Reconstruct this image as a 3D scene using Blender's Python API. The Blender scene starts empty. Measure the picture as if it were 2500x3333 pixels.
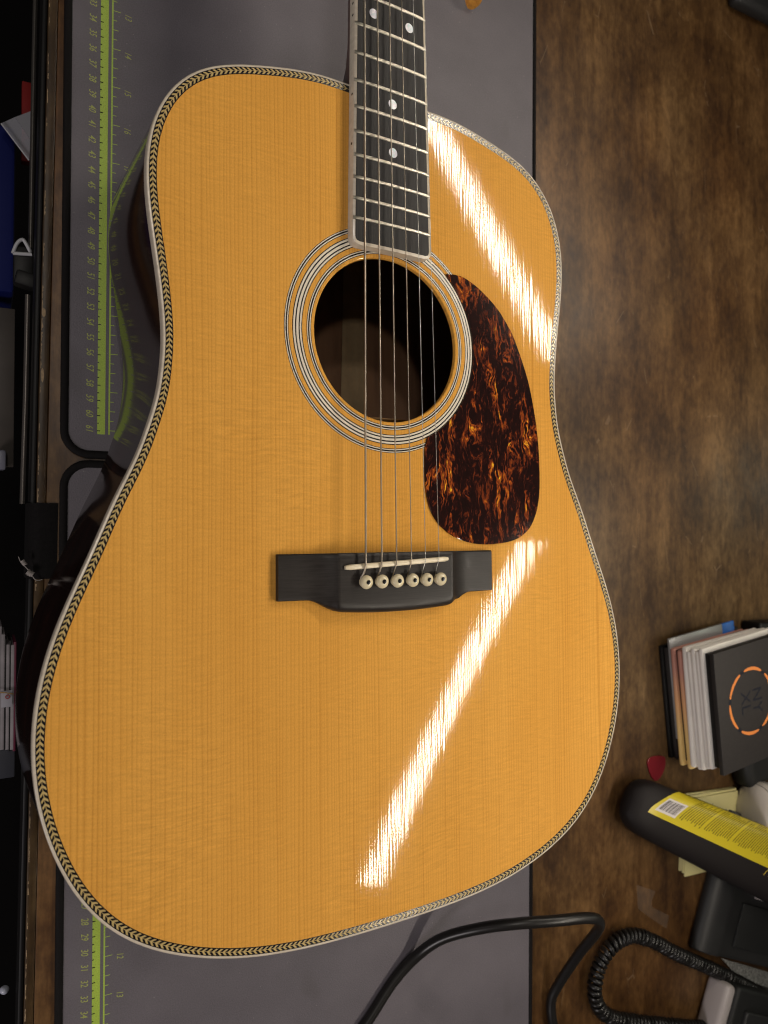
import bpy, bmesh, math, random
from mathutils import Vector, Matrix, noise
random.seed(7)
S = bpy.context.scene
COL = S.collection
MM = 0.001

# ------------------------------------------------------------------ camera
CW = Vector((-215.1055527, 27.553087, 521.403722))          # mm
RW = [[0.88095077, 0.00598723, 0.47317004], [0.00930265, -0.99994584, -0.00466698], [0.47311647, 0.00851312, -0.88095876]]
FPX = 2436.4045
cam = bpy.data.cameras.new('camera')
cam_o = bpy.data.objects.new('camera', cam); COL.objects.link(cam_o); S.camera = cam_o
cam.sensor_fit = 'HORIZONTAL'; cam.sensor_width = 36.0; cam.lens = 36.0 * FPX / 2500.0
cam.clip_start = 0.01; cam.clip_end = 60
m = Matrix([[RW[0][0], -RW[1][0], -RW[2][0], CW.x * MM],
            [RW[0][1], -RW[1][1], -RW[2][1], CW.y * MM],
            [RW[0][2], -RW[1][2], -RW[2][2], CW.z * MM],
            [0, 0, 0, 1]])
cam_o.matrix_world = m
cam.dof.use_dof = True; cam.dof.focus_distance = 0.47; cam.dof.aperture_fstop = 36.0 * FPX / 2500.0 / 2.6 * 1.0

# ------------------------------------------------------------------ world and lamps
w = bpy.data.worlds.new('World'); S.world = w; w.use_nodes = True
w.node_tree.nodes['Background'].inputs[0].default_value = (1.0, 0.93, 0.86, 1)
w.node_tree.nodes['Background'].inputs[1].default_value = 0.035
S.view_settings.view_transform = 'Standard'; S.view_settings.look = 'None'
S.cycles.filter_width = 1.15
S.view_settings.exposure = 0.0; S.view_settings.gamma = 1.0

# guitar frame -> desk frame
GB = Matrix(((0.99893045, -0.00004208, 0.04623805), (-0.00135945, 0.99954056, 0.03027919), (-0.04621808, -0.03030966, 0.99847144)))
GO = Vector((0, 0, -119.817195))
def g2w(v): return GB @ (Vector(v) - GO)

def tube_lamp(name, a, b, width, power, colr, aim=(0, 0, 0), spread=180):
    a, b = g2w(a), g2w(b); c = (a + b) / 2
    l = bpy.data.lights.new(name, 'AREA'); l.shape = 'RECTANGLE'
    l.size = (b - a).length * MM; l.size_y = width * MM; l.energy = power; l.color = colr; l.spread = math.radians(spread)
    o = bpy.data.objects.new(name, l); COL.objects.link(o)
    z = (c - g2w(aim)).normalized(); x = (b - a).normalized(); y = z.cross(x).normalized(); z = x.cross(y)
    o.matrix_world = Matrix(((x.x, y.x, z.x, c.x * MM), (x.y, y.y, z.y, c.y * MM), (x.z, y.z, z.z, c.z * MM), (0, 0, 0, 1)))
    return o
WARM = (1.0, 0.90, 0.76)
tube_lamp('led_bar_lamp', (300, 733, 500), (626, 303, 500), 13, 1.6, WARM, (40, 120, 0), 130)
tube_lamp('led_bar_lamp', (586, 13, 500), (272, -476, 500), 14, 2.0, WARM, (60, 0, 0), 135)
tube_lamp('ceiling_spot_lamp', (-620, 270, 1500), (-520, 270, 1500), 90, 2.5, (1.0, 0.93, 0.84), (0, 130, 0))
tube_lamp('ceiling_spot_lamp', (-510, 720, 1500), (-410, 720, 1500), 90, 2.5, (1.0, 0.93, 0.84), (0, 130, 0))
tube_lamp('room_lamp', (-1420, -720, 560), (-1180, -1080, 560), 400, 9.5, (1.0, 0.92, 0.92), (0, 0, 0))
tube_lamp('desk_sheen_lamp', (1400, 75, 850), (1690, 84, 862), 90, 1.3, (0.93, 1.0, 0.80), (400, 0, -120))  # added lamp with no known source, makes the pale sheen on the desk

# ------------------------------------------------------------------ helpers
def Wp(px, py, z=0.0):
    """photo pixel and height above the desk (mm) -> point in the desk frame (mm)"""
    u, v = (px - 1250.0) / FPX, (py - 1666.5) / FPX
    d = Vector([u * RW[0][i] + v * RW[1][i] + RW[2][i] for i in range(3)])
    return CW + d * ((z - CW.z) / d.z)

def link(name, me, parent=None, mat=None):
    o = bpy.data.objects.new(name, me); COL.objects.link(o)
    if parent is not None: o.parent = parent
    if mat is not None and len(me.materials) == 0: me.materials.append(mat)
    return o
def mesh(name, verts, faces, mat, parent=None, smooth=False, angle=None):
    me = bpy.data.meshes.new(name)
    me.from_pydata([(v[0] * MM, v[1] * MM, v[2] * MM) for v in verts], [], faces); me.update()
    if smooth:
        for p in me.polygons: p.use_smooth = True
        if angle: me.set_sharp_from_angle(angle=math.radians(angle))
    return link(name, me, parent, mat)
def bm_obj(name, bm, mat, parent=None, smooth=False, angle=35):
    me = bpy.data.meshes.new(name); bmesh.ops.recalc_face_normals(bm, faces=bm.faces[:])
    bm.to_mesh(me); bm.free()
    me.transform(Matrix.Scale(MM, 4))
    if smooth:
        for p in me.polygons: p.use_smooth = True
        me.set_sharp_from_angle(angle=math.radians(angle))
    return link(name, me, parent, mat)
def flat_top(o, lim=0.985):
    for p in o.data.polygons:
        if abs(p.normal.z) > lim: p.use_smooth = False
    return o
def thing(name, label, cat, loc=(0, 0, 0), group=None, rot=None):
    o = bpy.data.objects.new(name, None); COL.objects.link(o); o.empty_display_size = 0.02
    o.location = Vector(loc) * MM
    if rot is not None: o.rotation_euler = (0, 0, rot)
    return tag(o, label, cat, group)
def tag(o, label, cat, group=None):
    o['label'] = label; o['category'] = cat
    if group: o['group'] = group
    return o

def strip(closed, *rings):
    """verts + quads between consecutive rings of equal length"""
    n = len(rings[0]); vs = [p for r in rings for p in r]; fs = []
    for k in range(len(rings) - 1):
        for i in range(n if closed else n - 1):
            j = (i + 1) % n
            fs.append((k * n + i, k * n + j, (k + 1) * n + j, (k + 1) * n + i))
    return vs, fs
def frames(path):
    pts = [Vector(p) for p in path]; out = []; up = Vector((0, 0, 1)); prev = None
    for i, p in enumerate(pts):
        t = (pts[min(i + 1, len(pts) - 1)] - pts[max(i - 1, 0)]).normalized()
        if prev is None:
            s = t.cross(up)
            if s.length < 1e-4: s = t.cross(Vector((0, 1, 0)))
            s.normalize()
        else:
            s = (prev - t * prev.dot(t)).normalized()
        prev = s
        out.append((p, t, s, s.cross(t)))
    return out
def tube_bm(bm, path, rad, n=8, caps=True):
    fr = frames(path); rings = []
    for i, (p, t, s, u) in enumerate(fr):
        r = rad[i] if isinstance(rad, (list, tuple)) else rad
        rings.append([bm.verts.new(p + (s * math.cos(2 * math.pi * k / n) + u * math.sin(2 * math.pi * k / n)) * r) for k in range(n)])
    for a, b in zip(rings, rings[1:]):
        for k in range(n): bm.faces.new((a[k], a[(k + 1) % n], b[(k + 1) % n], b[k]))
    if caps:
        bm.faces.new(rings[0][::-1]); bm.faces.new(rings[-1])
def tube(name, path, rad, mat, parent=None, n=8):
    bm = bmesh.new(); tube_bm(bm, path, rad, n); return bm_obj(name, bm, mat, parent, True, 60)
def catmull(pts, seg=8):
    P = [Vector(p) for p in pts]; out = []
    for i in range(len(P) - 1):
        a, b, c, d = P[max(i - 1, 0)], P[i], P[i + 1], P[min(i + 2, len(P) - 1)]
        for k in range(seg):
            t = k / seg
            out.append(0.5 * ((2 * b) + (c - a) * t + (2 * a - 5 * b + 4 * c - d) * t * t + (3 * b - a - 3 * c + d) * t ** 3))
    out.append(P[-1]); return out
def box_bm(bm, size, mat4, bevel=0.0, seg=2):
    r = bmesh.ops.create_cube(bm, size=1.0)
    vs = r['verts']
    bmesh.ops.scale(bm, vec=Vector(size), verts=vs)
    if bevel > 0:
        es = list({e for v in vs for e in v.link_edges})
        g = bmesh.ops.bevel(bm, geom=es, offset=bevel, segments=seg, profile=0.5, affect='EDGES')
        vs = list({v for v in g['verts']} | {v for v in vs if v.is_valid})
    bmesh.ops.transform(bm, matrix=mat4, verts=vs)
    return vs
def box(name, c, size, mat, parent=None, rz=0.0, bevel=0.0, seg=2, tilt=None):
    bm = bmesh.new()
    M = Matrix.Translation(Vector(c)) @ Matrix.Rotation(rz, 4, 'Z')
    if tilt is not None: M = M @ tilt
    box_bm(bm, size, M, bevel, seg)
    return bm_obj(name, bm, mat, parent, bevel > 0, 40)
def lathe(name, prof, c, mat, parent=None, n=20, axis=None):
    c = Vector(c); rings = []
    for r, z in prof:
        rings.append([c + Vector((r * math.cos(2 * math.pi * k / n), r * math.sin(2 * math.pi * k / n), z)) for k in range(n)])
    vs, fs = strip(True, *rings)
    if prof[-1][0] > 0: fs.append(tuple(range(len(vs) - n, len(vs))))
    return mesh(name, vs, fs, mat, parent, True, 50)
def extrude_poly(name, pts, z0, z1, mat, parent=None, bevel=0.0, smooth=False):
    bm = bmesh.new()
    f = bm.faces.new([bm.verts.new((p[0], p[1], z0)) for p in pts])
    g = bmesh.ops.extrude_face_region(bm, geom=[f])
    bmesh.ops.translate(bm, vec=(0, 0, z1 - z0), verts=[e for e in g['geom'] if isinstance(e, bmesh.types.BMVert)])
    if bevel:
        es = [e for e in bm.edges if all(abs(v.co.z - z1) < 1e-6 for v in e.verts)]
        bmesh.ops.bevel(bm, geom=es, offset=bevel, segments=2, profile=0.5, affect='EDGES')
    return flat_top(bm_obj(name, bm, mat, parent, smooth or bevel > 0, 35))

# ------------------------------------------------------------------ material helpers
class NT:
    def __init__(s, name, rough=0.5, col=(0.5, 0.5, 0.5), metal=0.0, spec=0.5):
        s.m = bpy.data.materials.new(name); s.m.use_nodes = True; s.t = s.m.node_tree; s.b = s.t.nodes['Principled BSDF']
        s.b.inputs['Base Color'].default_value = (*col, 1); s.b.inputs['Roughness'].default_value = rough
        s.b.inputs['Metallic'].default_value = metal; s.b.inputs['Specular IOR Level'].default_value = spec
        s._tc = None
    def n(s, typ, **kw):
        nd = s.t.nodes.new(typ)
        for k, v in kw.items(): setattr(nd, k, v)
        return nd
    def l(s, a, b): s.t.links.new(a, b)
    def obj(s):
        if s._tc is None: s._tc = s.n('ShaderNodeTexCoord')
        return s._tc.outputs['Object']
    def uv(s):
        if s._tc is None: s._tc = s.n('ShaderNodeTexCoord')
        return s._tc.outputs['UV']
    def math(s, op, a, b=None, c=None, clamp=False):
        nd = s.n('ShaderNodeMath', operation=op); nd.use_clamp = clamp
        for i, v in enumerate((a, b, c)):
            if v is None: continue
            if isinstance(v, (int, float)): nd.inputs[i].default_value = v
            else: s.l(v, nd.inputs[i])
        return nd.outputs[0]
    def mapping(s, vec, scale=(1, 1, 1), loc=(0, 0, 0), rot=(0, 0, 0)):
        nd = s.n('ShaderNodeMapping'); nd.inputs['Scale'].default_value = scale; nd.inputs['Location'].default_value = loc
        nd.inputs['Rotation'].default_value = rot; s.l(vec, nd.inputs['Vector']); return nd.outputs[0]
    def noise(s, vec, scale=1.0, detail=3.0, rough=0.55, dist=0.0, out=0):
        nd = s.n('ShaderNodeTexNoise'); nd.inputs['Scale'].default_value = scale; nd.inputs['Detail'].default_value = detail
        nd.inputs['Roughness'].default_value = rough; nd.inputs['Distortion'].default_value = dist
        if vec is not None: s.l(vec, nd.inputs['Vector'])
        return nd.outputs[out]
    def ramp(s, fac, stops, interp='LINEAR'):
        nd = s.n('ShaderNodeValToRGB'); cr = nd.color_ramp; cr.interpolation = interp
        while len(cr.elements) < len(stops): cr.elements.new(0.5)
        for e, (p, c) in zip(cr.elements, stops):
            e.position = p; e.color = (*c, 1) if len(c) == 3 else c
        s.l(fac, nd.inputs[0]); return nd.outputs[0]
    def mix(s, fac, a, b, mode='MIX'):
        nd = s.n('ShaderNodeMix', data_type='RGBA', blend_type=mode)
        for k, v in ((0, fac), (6, a), (7, b)):
            if isinstance(v, (int, float)): nd.inputs[k].default_value = v
            elif isinstance(v, tuple): nd.inputs[k].default_value = (*v, 1)
            else: s.l(v, nd.inputs[k])
        return nd.outputs[2]
    def sep(s, vec):
        nd = s.n('ShaderNodeSeparateXYZ'); s.l(vec, nd.inputs[0]); return nd.outputs
    def comb(s, x=0, y=0, z=0):
        nd = s.n('ShaderNodeCombineXYZ')
        for i, v in enumerate((x, y, z)):
            if isinstance(v, (int, float)): nd.inputs[i].default_value = v
            else: s.l(v, nd.inputs[i])
        return nd.outputs[0]
    def col(s, c): s.l(c, s.b.inputs['Base Color'])
    def rgh(s, c): s.l(c, s.b.inputs['Roughness'])
    def bump(s, h, strength=0.3, dist=0.001):
        nd = s.n('ShaderNodeBump'); nd.inputs['Strength'].default_value = strength; nd.inputs['Distance'].default_value = dist
        s.l(h, nd.inputs['Height']); s.l(nd.outputs[0], s.b.inputs['Normal'])
    def tilt_normal(s, dx, dy=None):
        g = s.n('ShaderNodeNewGeometry')
        ad = s.n('ShaderNodeVectorMath', operation='ADD'); s.l(g.outputs['Normal'], ad.inputs[0])
        s.l(s.comb(dx, dy if dy is not None else 0, 0), ad.inputs[1])
        nm = s.n('ShaderNodeVectorMath', operation='NORMALIZE'); s.l(ad.outputs[0], nm.inputs[0]); s.l(nm.outputs[0], s.b.inputs['Normal'])
def flat(name, col, rough=0.5, metal=0.0, spec=0.5, var=0.0, scale=200, bump=0.0, bscale=1500):
    k = NT(name, rough, col, metal, spec)
    if var > 0:
        f = k.noise(k.obj(), scale, 4)
        k.col(k.ramp(f, [(0.3, tuple(c * (1 - var) for c in col)), (0.7, tuple(min(1, c * (1 + var)) for c in col))]))
    if bump > 0: k.bump(k.noise(k.obj(), bscale, 2), bump, 0.0004)
    return k.m

def mat_spruce():
    k = NT('spruce_top', 0.11, spec=0.18)
    X, Y, Z = k.sep(k.obj())
    ax = k.math('MULTIPLY', k.math('ABSOLUTE', X), 1000.0)
    wob = k.noise(k.mapping(k.obj(), (20, 3.5, 1)), 1.0, 2)
    axs = k.math('MULTIPLY', ax, k.math('MULTIPLY_ADD', k.math('GREATER_THAN', X, 0.0), 0.20, 0.84))
    u = k.math('ADD', axs, k.math('MULTIPLY', k.math('SUBTRACT', wob, 0.5), 4.0))
    jit = k.noise(k.comb(k.math('MULTIPLY', u, 0.17), k.math('MULTIPLY', Y, 1.0), 3.3), 1.0, 2)
    ph = k.math('ADD', k.math('MULTIPLY', k.math('LOGARITHM', k.math('ADD', k.math('MULTIPLY', u, 0.00387), 1.0), 2.718281828), 166.7), k.math('MULTIPLY', jit, 3.2))
    fr = k.math('FRACT', ph); fl = k.math('FLOOR', ph)
    wn = k.n('ShaderNodeTexWhiteNoise', noise_dimensions='1D'); k.l(fl, wn.inputs['W']); rnd = wn.outputs['Value']
    line = k.ramp(fr, [(0.0, (0.6,) * 3), (0.12, (0.0,) * 3), (0.5, (0.06,) * 3), (0.78, (0.34,) * 3), (0.93, (1.0,) * 3), (1.0, (0.6,) * 3)])
    amp = k.math('MULTIPLY', line, k.math('MULTIPLY_ADD', rnd, 0.50, 0.50))
    amp = k.math('MULTIPLY', amp, k.math('MULTIPLY_ADD', k.noise(k.mapping(k.obj(), (700, 10, 1)), 1.0, 3), 0.8, 0.5))
    tone = k.noise(k.mapping(k.obj(), (16, 5, 1)), 1.0, 3)
    base = k.ramp(tone, [(0.3, (0.600, 0.292, 0.054)), (0.7, (0.650, 0.328, 0.066))])
    c = k.mix(k.math('MULTIPLY', amp, 0.50), base, (0.33, 0.115, 0.012))
    # bearclaw silk across the grain
    dn = k.noise(k.mapping(k.obj(), (9, 9, 1)), 1.0, 2, out=1)
    ad = k.n('ShaderNodeVectorMath', operation='MULTIPLY_ADD'); k.l(dn, ad.inputs[0]); ad.inputs[1].default_value = (0.012, 0.022, 0); k.l(k.obj(), ad.inputs[2])
    silk = k.noise(k.mapping(ad.outputs[0], (85, 620, 1), rot=(0, 0, 0.10)), 1.0, 3, 0.6)
    patch = k.noise(k.mapping(k.obj(), (11, 8, 1), loc=(3, 1, 0)), 1.0, 2)
    sa = k.math('MULTIPLY', k.math('SUBTRACT', silk, 0.5), k.math('MULTIPLY_ADD', patch, 1.5, -0.35, clamp=True))
    val = k.math('ADD', 1.0, k.math('MULTIPLY', sa, 0.8))
    fine = k.noise(k.mapping(k.obj(), (1400, 900, 1)), 1.0, 2)
    val = k.math('ADD', val, k.math('MULTIPLY', k.math('SUBTRACT', fine, 0.5), 0.34))
    hs = k.n('ShaderNodeHueSaturation'); k.l(c, hs.inputs['Color']); k.l(val, hs.inputs['Value'])
    k.col(hs.outputs[0])
    # the lacquer follows the grain: slopes across the grain only
    s1 = k.math('SINE', k.math('MULTIPLY', ph, 2 * math.pi))
    s1 = k.math('MULTIPLY', s1, k.math('MULTIPLY_ADD', rnd, 0.6, 0.7))
    r2 = k.math('SUBTRACT', k.noise(k.comb(k.math('MULTIPLY', axs, 0.42), k.math('MULTIPLY', Y, 1.5), 0.0), 1.0, 1, 0.5), 0.5)
    d = k.math('ADD', k.math('MULTIPLY', s1, 0.0115), k.math('MULTIPLY', r2, 0.009))
    # slight belly of the top behind the bridge: 2.4 mm high, 90 mm wide bulge
    bx = k.math('MULTIPLY', X, 1 / 0.09); by = k.math('MULTIPLY', k.math('ADD', Y, 0.075), 1 / 0.09)
    ge = k.math('EXPONENT', k.math('MULTIPLY', k.math('ADD', k.math('MULTIPLY', bx, bx), k.math('MULTIPLY', by, by)), -0.5))
    kx = k.math('MULTIPLY', k.math('MULTIPLY', bx, ge), 0.0029 / 0.09); ky = k.math('MULTIPLY', k.math('MULTIPLY', by, ge), 0.0029 / 0.09)
    k.tilt_normal(k.math('ADD', d, kx), ky)
    k.rgh(k.math('MULTIPLY_ADD', k.noise(k.mapping(k.obj(), (30, 30, 1)), 1.0, 3), 0.02, 0.042))
    return k.m
def mat_tortoise():
    k = NT('tortoise_plastic', 0.07)
    dn = k.noise(k.mapping(k.obj(), (38, 20, 1)), 1.0, 4, 0.6, out=1)
    ad = k.n('ShaderNodeVectorMath', operation='MULTIPLY_ADD'); k.l(dn, ad.inputs[0]); ad.inputs[1].default_value = (0.030, 0.040, 0); k.l(k.obj(), ad.inputs[2])
    P = ad.outputs[0]
    def vein(sc, loc, sharp, det):
        n_ = k.noise(k.mapping(P, sc, loc=loc), 1.0, det, 0.62, 0.35)
        return k.math('SUBTRACT', 1.0, k.math('MULTIPLY', k.math('ABSOLUTE', k.math('SUBTRACT', n_, 0.5)), sharp), clamp=True)
    v1 = vein((150, 30, 1), (0, 0, 0), 15.0, 4); v2 = vein((300, 85, 1), (3, 8, 0), 11.0, 5)
    m1 = k.noise(k.mapping(k.obj(), (95, 30, 1), loc=(1.3, 4.1, 0)), 1.0, 4, 0.6); m2 = k.noise(k.mapping(P, (420, 120, 1), loc=(6, 1, 0)), 1.0, 4, 0.65)
    g1 = k.math('MULTIPLY_ADD', m1, 4.2, -1.75, clamp=True); g2 = k.math('MULTIPLY_ADD', m2, 4.0, -1.70, clamp=True)
    v = k.math('ADD', k.math('MULTIPLY', k.math('MULTIPLY', v1, g1), k.math('MULTIPLY_ADD', m2, 1.1, 0.12)), k.math('MULTIPLY', k.math('MULTIPLY', v2, g2), k.math('MULTIPLY_ADD', m1, 0.55, 0.10)))
    k.col(k.ramp(v, [(0.0, (0.011, 0.0045, 0.004)), (0.14, (0.022, 0.006, 0.005)), (0.30, (0.12, 0.024, 0.008)), (0.50, (0.30, 0.058, 0.010)), (0.70, (0.58, 0.21, 0.016)), (0.85, (0.78, 0.50, 0.030))]))
    return k.m
def mat_rosewood(name='rosewood', inner=False):
    k = NT(name, 0.09 if not inner else 0.6)
    z = k.noise(k.mapping(k.obj(), (60, 4, 60)), 1.0, 5, 0.6, 0.6)
    if inner: k.col(k.ramp(z, [(0.3, (0.13, 0.060, 0.028)), (0.7, (0.25, 0.125, 0.058))]))
    else: k.col(k.ramp(z, [(0.3, (0.006, 0.0022, 0.0018)), (0.62, (0.018, 0.0058, 0.004)), (0.75, (0.040, 0.011, 0.007))]))
    return k.m
def mat_ebony():
    k = NT('ebony', 0.42, spec=0.13)
    z = k.noise(k.mapping(k.obj(), (1500, 50, 300)), 1.0, 4, 0.65)
    k.col(k.ramp(z, [(0.3, (0.020, 0.019, 0.020)), (0.62, (0.034, 0.032, 0.031)), (0.8, (0.066, 0.058, 0.050))]))
    k.bump(z, 0.12, 0.0004)
    k.rgh(k.math('MULTIPLY_ADD', k.noise(k.mapping(k.obj(), (70, 70, 70)), 1.0, 3), 0.25, 0.36))
    return k.m
def mat_bridge():
    k = NT('bridge_ebony', 0.4, spec=0.2)
    z = k.noise(k.mapping(k.obj(), (60, 1400, 300)), 1.0, 4, 0.65)
    k.col(k.ramp(z, [(0.3, (0.014, 0.0115, 0.0105)), (0.7, (0.026, 0.022, 0.020))]))
    k.bump(z, 0.10, 0.0003)
    k.rgh(k.math('MULTIPLY_ADD', k.noise(k.mapping(k.obj(), (90, 90, 90)), 1.0, 4), 0.3, 0.24))
    return k.m
def mat_bone(name, lo, hi, rough=0.3):
    k = NT(name, rough)
    z = k.noise(k.mapping(k.obj(), (60, 300, 200)), 1.0, 3)
    k.col(k.ramp(z, [(0.35, lo), (0.65, hi)])); return k.m
def mat_pearl():
    k = NT('pearl_shell', 0.2)
    z = k.noise(k.mapping(k.obj(), (300, 240, 300)), 1.0, 3, 0.6, 1.0)
    k.col(k.ramp(z, [(0.3, (0.42, 0.62, 0.62)), (0.5, (0.66, 0.62, 0.70)), (0.7, (0.80, 0.80, 0.80))])); return k.m
def mat_wound():
    k = NT('wound_bronze', 0.4, (0.5, 0.42, 0.32), 1.0)
    X, Y, Z = k.sep(k.obj())
    f = k.math('SINE', k.math('MULTIPLY', Y, 2 * math.pi / 0.00055))
    k.col(k.mix(k.math('MULTIPLY_ADD', f, 0.5, 0.5), (0.22, 0.18, 0.14), (0.56, 0.49, 0.40))); return k.m
def mat_desk(name='stained_wood', dark=1.0):
    k = NT(name, 0.42, spec=0.3)
    dn = k.noise(k.mapping(k.obj(), (5, 3, 3)), 1.0, 3, out=1)
    ad = k.n('ShaderNodeVectorMath', operation='MULTIPLY_ADD'); k.l(dn, ad.inputs[0]); ad.inputs[1].default_value = (0.05, 0.03, 0); k.l(k.obj(), ad.inputs[2])
    P = ad.outputs[0]
    g = k.noise(k.mapping(P, (75, 5, 30)), 1.0, 6, 0.62, 0.3)
    blo = k.noise(k.mapping(k.obj(), (17, 10, 5), loc=(0.7, 2.2, 0)), 1.0, 5, 0.66)
    pores = k.noise(k.mapping(k.obj(), (950, 60, 200)), 1.0, 3, 0.6)
    mott = k.noise(k.mapping(k.obj(), (210, 110, 100)), 1.0, 4, 0.65)
    v = k.math('ADD', k.math('MULTIPLY', g, 0.32), k.math('ADD', k.math('MULTIPLY', blo, 0.74), k.math('ADD', k.math('MULTIPLY', pores, 0.12), k.math('MULTIPLY', mott, 0.36))))
    s = dark
    c = k.ramp(v, [(0.48, (0.014 * s, 0.0065 * s, 0.0036 * s)), (0.64, (0.039 * s, 0.0205 * s, 0.0087 * s)), (0.77, (0.078 * s, 0.044 * s, 0.0170 * s)), (0.96, (0.165 * s, 0.102 * s, 0.043 * s))])
    hue = k.noise(k.mapping(k.obj(), (4, 2.2, 4), loc=(9, 2.6, 0)), 1.0, 2)
    if name == 'stained_wood': c = k.mix(k.math('MULTIPLY_ADD', hue, 3.0, -1.0, clamp=True), c, k.mix(1.0, c, (1.08, 0.86, 0.68), 'MULTIPLY'))
    # thin scratches
    sc = k.n('ShaderNodeTexVoronoi', feature='DISTANCE_TO_EDGE'); sc.inputs['Scale'].default_value = 1.0
    k.l(k.mapping(P, (26, 9, 1), rot=(0, 0, 0.35)), sc.inputs['Vector'])
    sm = k.math('LESS_THAN', sc.outputs['Distance'], 0.006)
    gate = k.math('GREATER_THAN', k.noise(k.mapping(k.obj(), (30, 30, 1), loc=(4, 4, 0)), 1.0, 3), 0.60)
    c = k.mix(k.math('MULTIPLY', k.math('MULTIPLY', sm, gate), 0.35), c, (0.22 * s, 0.15 * s, 0.09 * s))
    k.col(c)
    k.rgh(k.math('MULTIPLY_ADD', k.noise(k.mapping(k.obj(), (40, 25, 20)), 1.0, 4), 0.20, 0.30))
    k.bump(k.math('ADD', pores, k.math('MULTIPLY', g, 0.5)), 0.10, 0.0005)
    return k.m
def mat_mat():
    k = NT('mat_leatherette', 0.5, spec=0.4)
    f = k.noise(k.obj(), 24, 4); f2 = k.noise(k.obj(), 1100, 3, 0.7)
    v = k.math('ADD', k.math('MULTIPLY', f, 0.35), k.math('MULTIPLY', f2, 0.65))
    c = k.ramp(v, [(0.32, (0.092, 0.083, 0.095)), (0.68, (0.148, 0.133, 0.151))])
    # oily stains and pale scuffs
    st = k.noise(k.mapping(k.obj(), (16, 12, 1), loc=(2.2, 5.3, 0)), 1.0, 2)
    c = k.mix(k.math('MULTIPLY', k.ramp(st, [(0.64, (0,) * 3), (0.70, (1,) * 3)]), 0.25), c, (0.065, 0.058, 0.055))
    sp = k.n('ShaderNodeTexVoronoi'); sp.inputs['Scale'].default_value = 110; k.l(k.obj(), sp.inputs['Vector'])
    dot = k.math('LESS_THAN', sp.outputs['Distance'], 0.045)
    c = k.mix(k.math('MULTIPLY', dot, 0.35), c, (0.36, 0.34, 0.34))
    k.col(c)
    k.bump(k.noise(k.mapping(k.obj(), (1000, 1000, 1000)), 1.0, 3, 0.6, 0.5), 0.42, 0.0005)
    return k.m

M = dict(
    spruce=mat_spruce(), tort=mat_tortoise(), rose=mat_rosewood(), rose_in=mat_rosewood('rosewood_inside', True), ebony=mat_ebony(), bridge=mat_bridge(),
    binding=mat_bone('ivoroid_binding', (0.49, 0.425, 0.34), (0.565, 0.495, 0.40), 0.2), black_line=flat('black_fibre', (0.012, 0.011, 0.012), 0.25),
    gold=flat('herringbone_maple', (0.43, 0.315, 0.13), 0.2, var=0.2, scale=700), white_ring=flat('white_fibre', (0.64, 0.575, 0.47), 0.2),
    bone=mat_bone('bone', (0.60, 0.50, 0.33), (0.76, 0.68, 0.52), 0.35), pin=flat('cream_plastic', (0.62, 0.54, 0.36), 0.15), black_dot=flat('black_plastic_dot', (0.008, 0.008, 0.008), 0.2),
    nickel=flat('nickel', (0.50, 0.47, 0.40), 0.36, 1.0), steel=flat('plain_steel', (0.52, 0.51, 0.49), 0.36, 1.0), wound=mat_wound(), pearl=mat_pearl(),
    mahog=flat('mahogany', (0.075, 0.032, 0.018), 0.3, var=0.3, scale=60), spruce_in=flat('raw_spruce', (0.50, 0.34, 0.17), 0.7, var=0.15, scale=80),
    desk=mat_desk(), desk_edge=mat_desk('worn_edge_strip', 0.55), mat=mat_mat(), stitch=flat('black_stitching', (0.006, 0.005, 0.005), 0.85, spec=0.2, var=0.3, scale=900, bump=0.6, bscale=2200),
    green=flat('green_print', (0.34, 0.47, 0.060), 0.5, var=0.22, scale=1500, bump=0.3, bscale=1000), green_dim=flat('olive_print', (0.33, 0.37, 0.085), 0.5, var=0.25, scale=1200),
    black=flat('black_plastic', (0.006, 0.0055, 0.0055), 0.5, spec=0.3), black_soft=flat('black_rubber', (0.010, 0.009, 0.0085), 0.34, spec=0.4), black_matte=flat('matte_black_card', (0.026, 0.0225, 0.021), 0.65, spec=0.3, var=0.1, scale=300),
    char=flat('charcoal_plastic', (0.022, 0.022, 0.022), 0.42, spec=0.4, bump=0.35, bscale=900), char2=flat('dark_grey_plastic', (0.014, 0.0145, 0.014), 0.5, spec=0.35),
    grey=flat('pale_grey_plastic', (0.42, 0.38, 0.37), 0.4), chip=flat('bare_wood_chip', (0.30, 0.21, 0.12), 0.7, var=0.3, scale=900),
)

# ================================================================== DESK
dk = thing('desk', 'dark stained wooden desk with a worn front edge strip, under the mats', 'desk')
DS = 0.0132                                                    # the desk edge is not quite parallel to the mats
def dx(y): return -179.4 + DS * y
def desk_quad(x0, x1, z, y0=-900, y1=1300): return [(dx(y0) + x0, y0, z), (dx(y0) + x1, y0, z), (dx(y1) + x1, y1, z), (dx(y1) + x0, y1, z)]
def slab(name, x0, x1, z0, z1, mat, parent, bev=0.0, y0=-900, y1=1300):
    a = desk_quad(x0, x1, z0, y0, y1); bm = bmesh.new()
    f = bm.faces.new([bm.verts.new(p) for p in a]); g = bmesh.ops.extrude_face_region(bm, geom=[f])
    bmesh.ops.translate(bm, vec=(0, 0, z1 - z0), verts=[e for e in g['geom'] if isinstance(e, bmesh.types.BMVert)])
    if bev: bmesh.ops.bevel(bm, geom=bm.edges[:], offset=bev, segments=2, profile=0.5, affect='EDGES')
    return bm_obj(name, bm, mat, parent, bev > 0, 40)
slab('tabletop', 0, 1500, -28, -2.2, M['desk'], dk, 0.4)
slab('edge_strip', -5.8, -0.3, -28, -2.6, M['desk_edge'], dk, 0.5)
slab('front_moulding', -9.2, -6.0, -36, -7.5, M['black'], dk, 1.2)
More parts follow.
